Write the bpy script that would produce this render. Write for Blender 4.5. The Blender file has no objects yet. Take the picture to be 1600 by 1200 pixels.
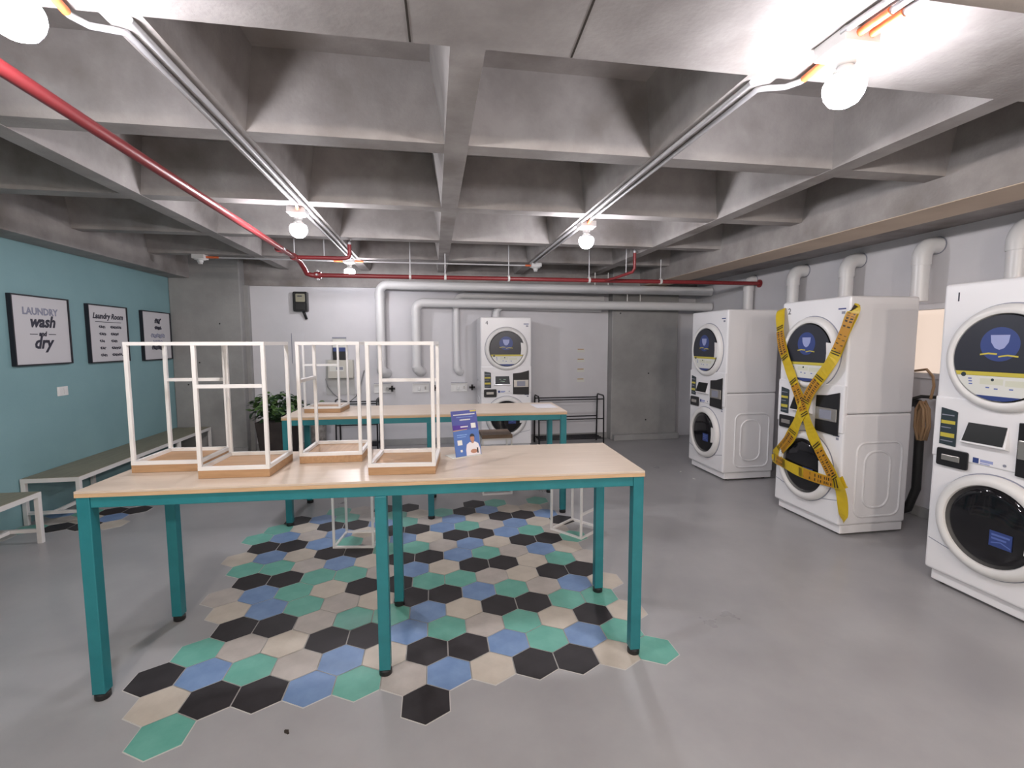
import bpy, bmesh, math, random
from mathutils import Vector, Matrix
random.seed(7)
SC = bpy.context.scene
COL = SC.collection
PI = math.pi

# ------------------------------------------------------------------ camera
cam_d = bpy.data.cameras.new('camera')
cam = bpy.data.objects.new('camera', cam_d)
COL.objects.link(cam)
cam_d.sensor_width = 36.0
cam_d.lens = 744.42 * 36.0 / 1600.0
cam_d.clip_start = 0.02
_p, _r, _y = -0.0878457, -0.00187895, -0.161834162
_f = Vector((-math.sin(_y)*math.cos(_p), math.cos(_y)*math.cos(_p), math.sin(_p)))
_x = Vector((math.cos(_y), math.sin(_y), 0))
_u = _x.cross(_f)
_rt = _x*math.cos(_r) + _u*math.sin(_r)
_up = -_x*math.sin(_r) + _u*math.cos(_r)
cam.matrix_world = Matrix(((_rt.x, _up.x, -_f.x, 0), (_rt.y, _up.y, -_f.y, 0), (_rt.z, _up.z, -_f.z, 1.502), (0, 0, 0, 1)))
SC.camera = cam

# ------------------------------------------------------------------ world, exposure
w = bpy.data.worlds.new('world'); SC.world = w; w.use_nodes = True
w.node_tree.nodes['Background'].inputs[0].default_value = (0.9, 0.93, 1.0, 1)
w.node_tree.nodes['Background'].inputs[1].default_value = 0.25
SC.view_settings.view_transform = 'Standard'
SC.view_settings.look = 'None'
SC.view_settings.gamma = 1.0
SC.view_settings.use_curve_mapping = False
SC.view_settings.exposure = 0.60
BULB = 230.0          # radiance of the bare LED bulbs
PANE = 0.50           # radiance of the lit frosted window

# ------------------------------------------------------------------ materials
def lin(r, g, b):
    f = lambda c: (c/255/12.92) if c/255 <= .04045 else ((c/255+.055)/1.055)**2.4
    return (f(r), f(g), f(b), 1)

def mat(name, col, rough=.5, metal=0.0, emit=None, estr=0, spec=None, coat=0, trans=0):
    m = bpy.data.materials.new(name); m.use_nodes = True
    b = m.node_tree.nodes['Principled BSDF']
    b.inputs['Base Color'].default_value = col
    b.inputs['Roughness'].default_value = rough
    b.inputs['Metallic'].default_value = metal
    if spec is not None: b.inputs['Specular IOR Level'].default_value = spec
    if coat: b.inputs['Coat Weight'].default_value = coat; b.inputs['Coat Roughness'].default_value = .05
    if trans: b.inputs['Transmission Weight'].default_value = trans
    if emit:
        b.inputs['Emission Color'].default_value = emit
        b.inputs['Emission Strength'].default_value = estr
    return m

def noisy(name, c1, c2, scale=3, rough=.6, rvar=.1, bump=.0, bscale=40, stretch=None, detail=6, contrast=(.35, .65), c3=None, s3=1.2, metal=0, spec=None):
    m = mat(name, c1, rough, metal, spec=spec); nt = m.node_tree; N = nt.nodes; L = nt.links
    b = N['Principled BSDF']
    tc = N.new('ShaderNodeTexCoord'); mp = N.new('ShaderNodeMapping')
    L.new(tc.outputs['Object'], mp.inputs[0])
    if stretch: mp.inputs['Scale'].default_value = stretch
    n = N.new('ShaderNodeTexNoise'); n.inputs['Scale'].default_value = scale; n.inputs['Detail'].default_value = detail
    n.inputs['Roughness'].default_value = .6
    L.new(mp.outputs[0], n.inputs['Vector'])
    r = N.new('ShaderNodeValToRGB'); r.color_ramp.elements[0].color = c1; r.color_ramp.elements[1].color = c2
    r.color_ramp.elements[0].position, r.color_ramp.elements[1].position = contrast
    L.new(n.outputs['Fac'], r.inputs[0])
    out = r.outputs[0]
    if c3:
        n3 = N.new('ShaderNodeTexNoise'); n3.inputs['Scale'].default_value = s3; n3.inputs['Detail'].default_value = 8
        L.new(mp.outputs[0], n3.inputs['Vector'])
        r3 = N.new('ShaderNodeValToRGB'); r3.color_ramp.elements[0].position = .55; r3.color_ramp.elements[1].position = .72
        L.new(n3.outputs['Fac'], r3.inputs[0])
        mx = N.new('ShaderNodeMixRGB'); mx.inputs[2].default_value = c3
        L.new(r3.outputs[0], mx.inputs[0]); L.new(out, mx.inputs[1]); out = mx.outputs[0]
    L.new(out, b.inputs['Base Color'])
    if rvar:
        mr = N.new('ShaderNodeMapRange'); mr.inputs['To Min'].default_value = rough-rvar; mr.inputs['To Max'].default_value = rough+rvar
        L.new(n.outputs['Fac'], mr.inputs[0]); L.new(mr.outputs[0], b.inputs['Roughness'])
    if bump:
        nb = N.new('ShaderNodeTexNoise'); nb.inputs['Scale'].default_value = bscale; nb.inputs['Detail'].default_value = 4
        L.new(mp.outputs[0], nb.inputs['Vector'])
        bp = N.new('ShaderNodeBump'); bp.inputs['Strength'].default_value = bump; bp.inputs['Distance'].default_value = .01
        L.new(nb.outputs['Fac'], bp.inputs['Height']); L.new(bp.outputs[0], b.inputs['Normal'])
    return m

M = {}
M['concrete'] = noisy('raw_concrete', (.255, .235, .228, 1), (.385, .362, .352, 1), 2.6, .75, .08, .15, 60, c3=(.19, .168, .155, 1), s3=1.6)
M['soffit'] = noisy('tan_soffit', (.58, .47, .37, 1), (.66, .55, .44, 1), 2.2, .75, .08, .1, 60)  # tan and paler than the beam's other faces
M['concrete_column'] = noisy('column_concrete', (.27, .268, .265, 1), (.34, .338, .333, 1), 2.5, .7, .08, .12, 60, c3=(.24, .238, .235, 1), s3=1.3)
M['white_wall'] = noisy('white_wall_paint', (.60, .595, .625, 1), (.65, .645, .675, 1), 1.5, .6, .05, .08, 120)
M['teal_wall'] = noisy('teal_wall_paint', (.205, .355, .385, 1), (.23, .39, .42, 1), 1.5, .55, .05, .1, 90)
M['floor'] = noisy('grey_epoxy_floor', (.31, .305, .315, 1), (.37, .365, .372, 1), 1.6, .30, .07, .02, 8, c3=(.302, .297, .305, 1), s3=.9)
M['baseboard'] = noisy('grey_baseboard', (.30, .30, .30, 1), (.36, .36, .36, 1), 4, .5, .05)
M['grout'] = mat('pale_grout', (.52, .51, .49, 1), .8)
M['tile_mint'] = noisy('mint_tile', (.11, .34, .275, 1), (.15, .40, .33, 1), 9, .42, .08, .03, 40)
M['tile_blue'] = noisy('blue_tile', (.135, .22, .40, 1), (.18, .28, .47, 1), 9, .42, .08, .03, 40)
M['tile_dark'] = noisy('charcoal_tile', (.022, .019, .021, 1), (.034, .030, .033, 1), 9, .5, .08, .03, 40, spec=.3)
M['tile_beige'] = noisy('greige_tile', (.38, .345, .32, 1), (.45, .41, .38, 1), 9, .45, .08, .03, 40)
M['tile_cream'] = noisy('cream_tile', (.46, .41, .35, 1), (.53, .475, .41, 1), 9, .45, .08, .03, 40)
M['laminate'] = noisy('birch_laminate', (.53, .435, .35, 1), (.61, .51, .42, 1), 5, .32, .05, stretch=(.6, 7, 7), contrast=(.3, .7))
M['wood_edge'] = noisy('pale_wood_edge', (.50, .335, .19, 1), (.58, .40, .24, 1), 6, .5, .05, stretch=(1, 12, 12))
M['seat_wood'] = noisy('stool_wood', (.33, .19, .095, 1), (.42, .255, .135, 1), 6, .5, .05, stretch=(1, 10, 10))
M['seat_dark'] = noisy('dark_stool_wood', (.14, .09, .06, 1), (.21, .14, .095, 1), 6, .5, .05, stretch=(1, 10, 10))
M['bench_top'] = noisy('olive_grey_bench_top', (.20, .185, .13, 1), (.26, .24, .175, 1), 5, .5, .05, stretch=(8, 1, 8))
M['white_metal'] = mat('white_powder_coat', (.69, .675, .665, 1), .45)
M['teal_metal'] = noisy('teal_powder_coat', (.014, .165, .195, 1), (.02, .195, .225, 1), 8, .38, .05)
M['black_rubber'] = mat('black_rubber', (.012, .012, .013, 1), .5)
M['black_metal'] = mat('black_metal', (.02, .02, .024, 1), .45)
M['appliance'] = mat('white_enamel', (.78, .775, .795, 1), .28, coat=.3)
M['appliance_side'] = noisy('white_enamel_side', (.70, .69, .685, 1), (.73, .72, .715, 1), 3, .38, .04)
M['door_plastic'] = mat('white_door_plastic', (.72, .71, .70, 1), .35)
M['black_plastic'] = mat('black_plastic', (.014, .014, .016, 1), .3)
M['dark_glass'] = mat('dark_door_glass', (.008, .008, .010, 1), .06, spec=.5)
M['film'] = mat('dark_label_film', (.022, .025, .036, 1), .35)
M['navy'] = mat('navy_print', (.03, .055, .20, 1), .4)
M['blue_print'] = mat('blue_print', (.10, .15, .40, 1), .4)
M['pale_blue'] = mat('pale_blue_print', (.30, .34, .58, 1), .4)
M['yellow_print'] = mat('yellow_print', (.52, .44, .06, 1), .4)
M['label_white'] = mat('label_white', (.66, .665, .63, 1), .4)
M['label_green'] = mat('label_pale_green', (.60, .61, .50, 1), .4)
M['grey_print'] = mat('grey_print', (.25, .26, .32, 1), .5)
M['badge'] = mat('dark_badge', (.035, .05, .06, 1), .25)
M['steel'] = mat('brushed_steel', (.55, .53, .50, 1), .3, .85)
M['galv'] = mat('galvanised_conduit', (.55, .55, .57, 1), .48, .35)
M['pvc'] = mat('white_pvc', (.70, .70, .71, 1), .32)
M['red_pipe'] = mat('red_pipe_paint', (.225, .026, .030, 1), .36)
M['orange'] = mat('orange_conduit', (.75, .16, .05, 1), .4)
M['porcelain'] = mat('white_porcelain', (.75, .75, .75, 1), .3)
M['bulb'] = mat('lit_bulb', (1, 1, 1, 1), .4, emit=(.985, .955, 1.0, 1), estr=BULB)
M['bulb_warm'] = mat('warm_lit_bulb', (1, 1, 1, 1), .4, emit=(1.0, .87, .75, 1), estr=BULB*2.3)
M['bulb_dim'] = mat('dimmer_lit_bulb', (1, 1, 1, 1), .4, emit=(.985, .955, 1.0, 1), estr=BULB*.55)
M['pane'] = mat('lit_frosted_pane', (.3, .26, .23, 1), .5, emit=(1.0, .80, .67, 1), estr=PANE)
M['tape'] = noisy('yellow_caution_tape', (.50, .35, .012, 1), (.60, .43, .02, 1), 8, .3, .05)
M['tape_ink'] = mat('tape_ink', (.03, .02, .008, 1), .4)
M['tape_amber'] = mat('tape_amber_ink', (.46, .22, .012, 1), .4)
M['paper'] = mat('poster_paper', (.62, .61, .64, 1), .5)
M['ink'] = mat('poster_ink', (.03, .03, .05, 1), .6)
M['ink_grey'] = mat('poster_grey_ink', (.26, .27, .36, 1), .6)
M['frame_black'] = mat('black_frame', (.008, .008, .015, 1), .4)
M['leaf'] = noisy('plant_leaf', (.07, .14, .035, 1), (.13, .24, .075, 1), 12, .45, .1)
M['leaf_dark'] = noisy('dark_plant_leaf', (.018, .045, .02, 1), (.035, .08, .03, 1), 12, .45, .1)
M['soil'] = mat('soil', (.03, .022, .016, 1), .9)
M['pot_dark'] = noisy('dark_brown_pot', (.022, .016, .015, 1), (.04, .03, .027, 1), 6, .6, .05)
M['pot_grey'] = noisy('mottled_grey_pot', (.10, .095, .09, 1), (.32, .30, .28, 1), 9, .7, .05)
M['beige_box'] = mat('beige_plastic', (.56, .54, .49, 1), .4)
M['pale_board'] = mat('pale_grey_board', (.52, .52, .52, 1), .5)
M['meter_glass'] = mat('meter_face', (.30, .29, .22, 1), .2)
M['flyer_blue'] = mat('flyer_blue', (.075, .15, .40, 1), .35)
M['flyer_dark'] = mat('flyer_indigo', (.07, .085, .30, 1), .35)
M['flyer_purple'] = mat('flyer_purple', (.07, .03, .25, 1), .35)
M['flyer_light'] = mat('flyer_light_blue', (.22, .36, .66, 1), .35)
M['acrylic'] = mat('clear_acrylic', (.85, .87, .9, 1), .05, trans=.7)
M['skin'] = mat('printed_skin', (.40, .20, .13, 1), .4)
M['hair'] = mat('printed_hair', (.025, .025, .035, 1), .4)
M['shirt'] = mat('printed_shirt', (.68, .65, .68, 1), .4)
M['tan_cable'] = mat('tan_cable', (.34, .21, .11, 1), .5)
M['grey_cable'] = mat('grey_cable', (.22, .22, .23, 1), .5)
M['screen'] = mat('display_black', (.010, .012, .012, 1), .35, spec=.2)
M['screen_text'] = mat('display_digits', (.2, .3, .2, 1), .4, emit=(.5, .8, .55, 1), estr=.12)
M['sticker'] = mat('tan_sticker', (.45, .28, .13, 1), .5)
M['plastic_bag'] = mat('clear_film', (.8, .8, .82, 1), .08)

# ------------------------------------------------------------------ mesh helpers
class MB:
    def __init__(s): s.v = []; s.f = []
    def add(s, vs, fs, mtx=None):
        o = len(s.v)
        s.v += [tuple(mtx @ Vector(v)) for v in vs] if mtx else [tuple(v) for v in vs]
        s.f += [tuple(i+o for i in f) for f in fs]; return s
    def box(s, x0, x1, y0, y1, z0, z1, mtx=None):
        vs = [(x0,y0,z0),(x1,y0,z0),(x1,y1,z0),(x0,y1,z0),(x0,y0,z1),(x1,y0,z1),(x1,y1,z1),(x0,y1,z1)]
        return s.add(vs, [(0,3,2,1),(4,5,6,7),(0,1,5,4),(1,2,6,5),(2,3,7,6),(3,0,4,7)], mtx)
    def bar(s, a, b, wx, wz=None, up=(0,0,1)):
        """square bar from a to b"""
        wz = wz or wx
        a, b = Vector(a), Vector(b); d = (b-a).normalized(); up = Vector(up)
        if abs(d.dot(up)) > .98: up = Vector((0,1,0))
        sx = d.cross(up).normalized(); sz = sx.cross(d)
        vs = [p + sx*i*wx/2 + sz*j*wz/2 for p in (a, b) for i, j in ((-1,-1),(1,-1),(1,1),(-1,1))]
        return s.add(vs, [(0,3,2,1),(4,5,6,7),(0,1,5,4),(1,2,6,5),(2,3,7,6),(3,0,4,7)])
    def tube(s, pts, r, n=12, cap=True):
        pts = [Vector(p) for p in pts]; m = len(pts)
        rs = r if isinstance(r, (list, tuple)) else [r]*m
        prev = None; rings = []
        for i, p in enumerate(pts):
            d = (pts[min(i+1, m-1)] - pts[max(i-1, 0)]).normalized()
            if prev is None:
                up = Vector((0,0,1)) if abs(d.z) < .9 else Vector((1,0,0))
                sx = d.cross(up).normalized()
            else:
                sx = (prev - d*prev.dot(d)).normalized()
            prev = sx; sy = d.cross(sx)
            rings.append([p + (sx*math.cos(2*PI*k/n) + sy*math.sin(2*PI*k/n))*rs[i] for k in range(n)])
        vs = [q for rg in rings for q in rg]; fs = []
        for i in range(m-1):
            for k in range(n):
                fs.append((i*n+k, i*n+(k+1) % n, (i+1)*n+(k+1) % n, (i+1)*n+k))
        if cap: fs.append(tuple(range(n-1, -1, -1))); fs.append(tuple((m-1)*n+k for k in range(n)))
        return s.add(vs, fs)
    def lathe(s, prof, n=40, mtx=None, closed=False):
        """profile [(r, h)] about local z"""
        vs = []; fs = []; m = len(prof)
        for r, h in prof:
            for k in range(n): vs.append((r*math.cos(2*PI*k/n), r*math.sin(2*PI*k/n), h))
        for i in range(m-1):
            for k in range(n): fs.append((i*n+k, i*n+(k+1) % n, (i+1)*n+(k+1) % n, (i+1)*n+k))
        if not closed:
            if prof[0][0] > 1e-5: fs.append(tuple(range(n-1, -1, -1)))
            if prof[-1][0] > 1e-5: fs.append(tuple((m-1)*n+k for k in range(n)))
        else:
            for k in range(n): fs.append(((m-1)*n+k, (m-1)*n+(k+1) % n, (k+1) % n, k))
        return s.add(vs, fs, mtx)
    def prism(s, poly, h0, h1, mtx=None):
        n = len(poly)
        vs = [(x, y, h0) for x, y in poly] + [(x, y, h1) for x, y in poly]
        fs = [tuple(range(n-1, -1, -1)), tuple(range(n, 2*n))] + [(i, (i+1) % n, n+(i+1) % n, n+i) for i in range(n)]
        return s.add(vs, fs, mtx)
    def data(s, name):
        me = bpy.data.meshes.new(name); me.from_pydata(s.v, [], s.f)
        bm = bmesh.new(); bm.from_mesh(me); bmesh.ops.remove_doubles(bm, verts=bm.verts, dist=1e-6)
        bmesh.ops.recalc_face_normals(bm, faces=bm.faces); bm.to_mesh(me); bm.free()
        return me

def link(name, me, m, parent=None, loc=(0,0,0), rot=(0,0,0)):
    o = bpy.data.objects.new(name, me); COL.objects.link(o)
    if m and (not me.materials): me.materials.append(M[m] if isinstance(m, str) else m)
    if parent: o.parent = parent
    o.location = loc; o.rotation_euler = rot
    return o
def obj(name, mb, m, parent=None, loc=(0,0,0), rot=(0,0,0), bevel=0, smooth=False, seg=2):
    me = mb.data(name)
    o = link(name, me, m, parent, loc, rot)
    if smooth:
        for p in me.polygons: p.use_smooth = True
        if smooth == 'auto':
            try: me.set_sharp_from_angle(angle=math.radians(40))
            except Exception: pass
    if bevel:
        b = o.modifiers.new('bevel', 'BEVEL'); b.width = bevel; b.segments = seg; b.limit_method = 'ANGLE'; b.angle_limit = math.radians(40)
    return o
def tag(o, label=None, cat=None, group=None, kind=None):
    if label: o['label'] = label
    if cat: o['category'] = cat
    if group: o['group'] = group
    if kind: o['kind'] = kind
    return o
def thing(name, label, cat, loc=(0,0,0), rz=0, group=None):
    o = bpy.data.objects.new(name, None); COL.objects.link(o); o.empty_display_size = .1
    o.location = loc; o.rotation_euler = (0,0,rz)
    return tag(o, label, cat, group)
def struct(name, mb, m, **k): return tag(obj(name, mb, m, **k), kind='structure')
def dup(root, loc, rz=0, label=None, rot=None):
    r = root.copy(); COL.objects.link(r); r.location = loc; r.rotation_euler = rot or (0,0,rz)
    if label: r['label'] = label
    for ch in root.children:
        c = ch.copy(); COL.objects.link(c); c.parent = r
        for g in ch.children:
            d = g.copy(); COL.objects.link(d); d.parent = c
    return r
def text_me(s, size, depth=.0006, align='CENTER', shear=0, bold=0):
    cu = bpy.data.curves.new('t', 'FONT'); cu.body = s; cu.size = size; cu.extrude = depth; cu.align_x = align; cu.shear = shear; cu.offset = bold
    cu.resolution_u = 2
    o = bpy.data.objects.new('t', cu); COL.objects.link(o)
    dg = bpy.context.evaluated_depsgraph_get(); dg.update()
    me = bpy.data.meshes.new_from_object(o.evaluated_get(dg))
    bpy.data.objects.remove(o); bpy.data.curves.remove(cu)
    me.materials.clear()
    return me
def rrect(x0, x1, y0, y1, r, n=5):
    out = []
    for cx, cy, a in ((x1-r, y0+r, -PI/2), (x1-r, y1-r, 0), (x0+r, y1-r, PI/2), (x0+r, y0+r, PI)):
        for k in range(n+1):
            t = a + PI/2*k/n; out.append((cx+r*math.cos(t), cy+r*math.sin(t)))
    return out
def arc(c, r, a0, a1, n, u, v):
    """arc points about c in the plane of u, v"""
    c, u, v = Vector(c), Vector(u), Vector(v)
    return [c + u*r*math.cos(a0+(a1-a0)*k/n) + v*r*math.sin(a0+(a1-a0)*k/n) for k in range(n+1)]
# local xy of a front-facing panel -> (x, -y out, z)
FRONT = Matrix(((1,0,0,0),(0,0,-1,0),(0,1,0,0),(0,0,0,1)))   # (x,y,h) -> (x,-h,y)

# ------------------------------------------------------------------ the room
XL, XR, YB, YN = -3.37, 4.10, 7.06, -5.2
HR, HS = 2.50, 2.85                      # underside of ribs, underside of slab
floor = struct('floor', MB().box(XL-.2, XR+.2, YN-.2, YB+.2, -.15, 0), 'floor')
struct('wall_left', MB().box(XL-.15, XL, YN-.15, YB+.15, 0, HS), 'teal_wall')
wb = struct('wall_back', MB().box(XL, XR, YB, YB+.15, 0, 2.27), 'white_wall')
obj('concrete_band', MB().box(XL, XR, YB-.03, YB+.15, 2.27, HS), 'concrete', wb)
struct('wall_near', MB().box(XL, XR, YN-.15, YN, 0, HS), 'white_wall')
# right wall with the window opening (y 2.6..3.9, z 1.235..1.765)
WY0, WY1, WZ0, WZ1 = 2.55, 3.95, 1.235, 1.765
mb = MB(); mb.box(XR, XR+.2, YN-.15, WY0, 0, HS); mb.box(XR, XR+.2, WY1, YB+.15, 0, HS)
mb.box(XR, XR+.2, WY0, WY1, 0, WZ0); mb.box(XR, XR+.2, WY0, WY1, WZ1, HS)
struct('wall_right', mb, 'white_wall')
win = tag(obj('window_1', MB().box(XR+.02, XR+.04, WY0, WY1, WZ0, WZ1), 'pane'), kind='structure')
mb = MB(); mb.box(XR-.02, XR+.06, WY0-.03, WY1+.03, WZ1, WZ1+.05)
obj('window_head', mb, 'white_wall', win, bevel=.004)
obj('window_sill', MB().box(XR-.035, XR+.06, WY0-.03, WY1+.03, WZ0-.045, WZ0), 'white_wall', win, bevel=.004)
# baseboards
struct('baseboard_back', MB().box(-2.47, 2.69, YB-.018, YB, 0, .092), 'baseboard', bevel=.004)
struct('baseboard_right', MB().box(XR-.015, XR, 2.0, YB, 0, .092), 'baseboard', bevel=.004)
# columns
c1 = struct('wall_pier_left', MB().box(XL, -2.515, 6.86, YB+.02, 0, HS), 'concrete_column', bevel=.012)
obj('pier_return', MB().box(-2.53, -2.46, 6.985, YB+.02, 0, 2.27), 'concrete_column', c1, bevel=.006)
obj('kerb', MB().box(XL, -2.5, 6.83, 6.87, 0, .09), 'baseboard', c1, bevel=.006)
mb = MB()
for px, pz in ((-3.05, 1.24), (-2.78, 1.75), (-3.2, .95)): mb.lathe([(.011, 0), (.009, .006), (0, .007)], 8, Matrix.Translation((px, 6.862, pz)) @ Matrix.Rotation(PI/2, 4, 'X'))
obj('form_tie_hole', mb, 'black_rubber', c1)
c2 = struct('wall_pier_right', MB().box(2.655, 3.72, 6.88, YB+.02, 0, HS), 'concrete_column', bevel=.012)
obj('kerb', MB().box(2.68, 3.74, 6.80, YB, 0, .088), 'baseboard', c2, bevel=.006)
mb = MB()
for px, pz in ((3.25, 1.02), (3.22, .30), (2.78, 1.93)): mb.lathe([(.012, 0), (.010, .006), (0, .007)], 8, Matrix.Translation((px, 6.878, pz)) @ Matrix.Rotation(PI/2, 4, 'X'))
obj('form_tie_hole', mb, 'black_rubber', c2)

# ceiling: slab, tapered waffle ribs, beams
ceil = struct('ceiling', MB().box(XL-.2, XR+.2, YN-.2, YB+.2, HS, HS+.15), 'concrete')
def rib_x(y0, y1, taper=.07, z=HR, x0=XL, x1=XR, name='rib'):
    pr = [(y0, z), (y1, z), (y1+taper, HS+.01), (y0-taper, HS+.01)]
    m = Matrix(((0,0,1,0),(1,0,0,0),(0,1,0,0),(0,0,0,1)))
    return obj(name, MB().prism(pr, x0, x1, m), 'concrete', ceil)
def rib_y(x0, x1, taper=.07, z=HR-.002, y0=YN, y1=YB, name='rib'):
    pr = [(x0, z), (x1, z), (x1+taper, HS+.01), (x0-taper, HS+.01)]
    m = Matrix(((1,0,0,0),(0,0,-1,0),(0,1,0,0),(0,0,0,1)))
    return obj(name, MB().prism([(a, b) for a, b in pr], -y1, -y0, m), 'concrete', ceil)
rib_x(1.272, 1.712, .03, z=HR-.004, name='beam')
for yc in (2.59, 3.74, 4.90, 6.04, .10, -1.05, -2.2, -3.35, -4.5): rib_x(yc-.062, yc+.062)
for xc in (-2.0, -.925, .13, 1.24, 2.36): rib_y(xc-.06, xc+.06)
# edge beams along the side walls
obj('edge_beam', MB().box(XL, -3.115, YN, YB, 2.335, HS), 'concrete', ceil, bevel=.008)
obj('edge_beam', MB().box(3.08, 3.44, YN, YB, 2.338, HS), 'concrete', ceil, bevel=.006)
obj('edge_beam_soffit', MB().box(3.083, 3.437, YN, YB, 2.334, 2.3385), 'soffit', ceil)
obj('edge_slab', MB().box(3.43, XR, YN, YB, 2.41, HS), 'concrete', ceil)
mb = MB()   # casting joints on the big beam
for xa, xb in ((-.07, -.062), (.47, .492)): mb.bar((xa, 1.276, HR-.0042), (xb, 1.708, HR-.0042), .007, .002)
obj('casting_joint', mb, 'soil', ceil)

# ------------------------------------------------------------------ floor tiles
C2 = {'m': 'tile_mint', 'b': 'tile_blue', 'd': 'tile_dark', 'g': 'tile_beige', 'c': 'tile_cream'}
TW = .2
ROWS = {  # row: (first x index, colours)
 -1: [(.5, 'm'), (5.5, 'd')],
 0: [(0, 'cddbmgbcddcm')], 1: [(-.5, 'dbmgbcddbmbm')], 2: [(0, 'mgcddbmgmcdc')], 3: [(.5, 'ddgmmbcddmm')],
 4: [(0, 'cbmgcddbmgbc')], 5: [(-.5, 'gbmcddmmgcdd')], 6: [(0, 'ddmmgbcddcmg')], 7: [(-.5, 'mmgbcddbmgbc')],
 8: [(-1, 'cbcddmmgbcddm')], 9: [(-.5, 'ddbmgbcddbmg')], 10: [(-1, 'mbgbcddbmgbcd')], 11: [(-.5, 'mcddbmgbcddb')],
 12: [(0, 'dbmgmcmdbcc')], 13: [(1.5, 'mgdd'), (7.5, 'dm'), (10.5, 'm')],
}
PATCH = {13: [(-10.5, 'mddc')], 14: [(-10, 'gcb')], 15: [(-10.5, 'bmdd')], 12: [(-11, 'g')]}
PATCH[13] = [(-10.5, 'mddc')]
def tpos(x, r): return ((x-5.78)*TW, (r*math.sqrt(3)/2+10.343)*TW)
hexp = lambda s: [(s/math.sqrt(3)*math.sin(PI/3*k), s/math.sqrt(3)*math.cos(PI/3*k)) for k in range(6)]
tile_me = {}
for k, mn in C2.items():
    me = MB().prism(hexp(TW-.006), -.012, .0025).data('hex_tile'); me.materials.append(M[mn]); tile_me[k] = me
grout = MB()
for src in (ROWS, PATCH):
    for r, segs in src.items():
        for x0, cs in segs:
            for i, ch in enumerate(cs):
                px, py = tpos(x0+i, r)
                o = link('hex_tile', tile_me[ch], None, floor, (px, py, 0), (0, 0, random.choice((0, PI/3, -PI/3, PI)) ))
                grout.prism(hexp(TW+.002), -.01, .0012, Matrix.Translation((px, py, 0)))
g = obj('grout', grout, 'grout', floor); g['kind'] = 'stuff'

# ------------------------------------------------------------------ tables
def table(label, loc, rz, L, D, H):
    t = thing('work_table', label, 'table', loc, rz, None)
    a, b = L/2, D/2; lw = .05
    top = obj('tabletop', MB().box(-a-.003, a+.003, -b-.003, b+.003, H-.010, H), 'laminate', t, bevel=.001)
    obj('edge_band', MB().box(-a-.003, a+.003, -b-.003, b+.003, H-.026, H-.0102), 'wood_edge', t)
    for sy in (-1, 1):
        obj('apron', MB().box(-a+lw, a-lw, sy*(b-lw/2)-.02, sy*(b-lw/2)+.02, H-.072, H-.026), 'teal_metal', t, bevel=.002)
    for sx in (-1, 0, 1):
        obj('apron', MB().box(sx*(a-lw/2)-.02, sx*(a-lw/2)+.02, -b+lw, b-lw, H-.072, H-.026), 'teal_metal', t, bevel=.002)
        for sy in (-1, 1):
            cx, cy = sx*(a-lw/2), sy*(b-lw/2)
            top_z = H-.026 if sx else H-.072
            lg = obj('leg', MB().box(-lw/2, lw/2, -lw/2, lw/2, .030, top_z), 'teal_metal', t, (cx, cy, 0), bevel=.003)
            obj('foot_cap', MB().lathe([(.026, 0), (.029, .004), (.029, .024), (.022, .030)], 16), 'black_rubber', lg, smooth='auto')
    return t
T1 = table('long wood-topped table on six teal legs carrying four upturned stools and a blue flyer', (-.229, 2.40, 0), math.radians(-2.2), 2.395, .625, .905)
T2 = table('farther teal-legged table carrying one upturned stool and a sheet of paper', (-.035, 4.300, 0), math.radians(-1.75), 2.34, .62, .905)
def on_t1(x, y):  return Vector((x, y, .905))

# ------------------------------------------------------------------ stools
STH, SW = .60, .30
def make_stool(label, seat='seat_wood', w=SW, d=SW):
    t = thing('wire_stool', label, 'stool', (0,0,0), 0, 'white wire-frame stools with square wooden seats')
    a, b, q = w/2, d/2, .016
    h = STH-.036
    obj('seat', MB().box(-a, a, -b, b, h, STH), seat, t, bevel=.002)
    for sx in (-1, 1):
        for sy in (-1, 1):
            obj('leg', MB().box(sx*(a-q/2)-q/2, sx*(a-q/2)+q/2, sy*(b-q/2)-q/2, sy*(b-q/2)+q/2, q, h-q), 'white_metal', t, bevel=.0015)
    for nm, z in (('foot_ring', 0), ('seat_ring', h-q)):
        mb = MB()
        for sy in (-1, 1): mb.box(-a, a, sy*(b-q/2)-q/2, sy*(b-q/2)+q/2, z, z+q)
        for sx in (-1, 1): mb.box(sx*(a-q/2)-q/2, sx*(a-q/2)+q/2, -b+q, b-q, z, z+q)
        obj(nm, mb, 'white_metal', t)
    obj('footrest', MB().box(-a+q, a-q, -b, -b+q, .185, .185+q), 'white_metal', t)
    return t
def stool(label, c, yaw, up=False, face=0, seat='seat_wood', z=0):
    """face: which side carries the footrest, in turns of 90 degrees from the front"""
    s = make_stool(label, seat)
    if up:   # upside down: rotate about x, then yaw
        s.rotation_euler = (Matrix.Rotation(yaw, 4, 'Z') @ Matrix.Rotation(face*PI/2, 4, 'Z') @ Matrix.Rotation(PI, 4, 'Y')).to_euler()
        s.location = (c[0], c[1], z+STH)
    else:
        s.rotation_euler = (0, 0, yaw+face*PI/2); s.location = (c[0], c[1], z)
    return s
TT = .9055
stool('leftmost upturned white stool on the front table, behind its neighbour', (-1.222, 2.540), math.radians(-3), True, 2, z=TT)
stool('upturned white stool at the near left of the front table, overlapping the leftmost', (-.873, 2.385), math.radians(-3), True, 0, z=TT)
stool('upturned white stool third from left on the front table, its footrest on its left side', (-.508, 2.592), math.radians(-2), True, 3, z=TT)
stool('rightmost upturned white stool on the front table, beside the blue flyer', (-.138, 2.312), math.radians(-5), True, 2, z=TT)
stool('lone upturned white stool on the farther table', (-.930, 4.365), math.radians(-5), True, 0, z=TT)
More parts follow.
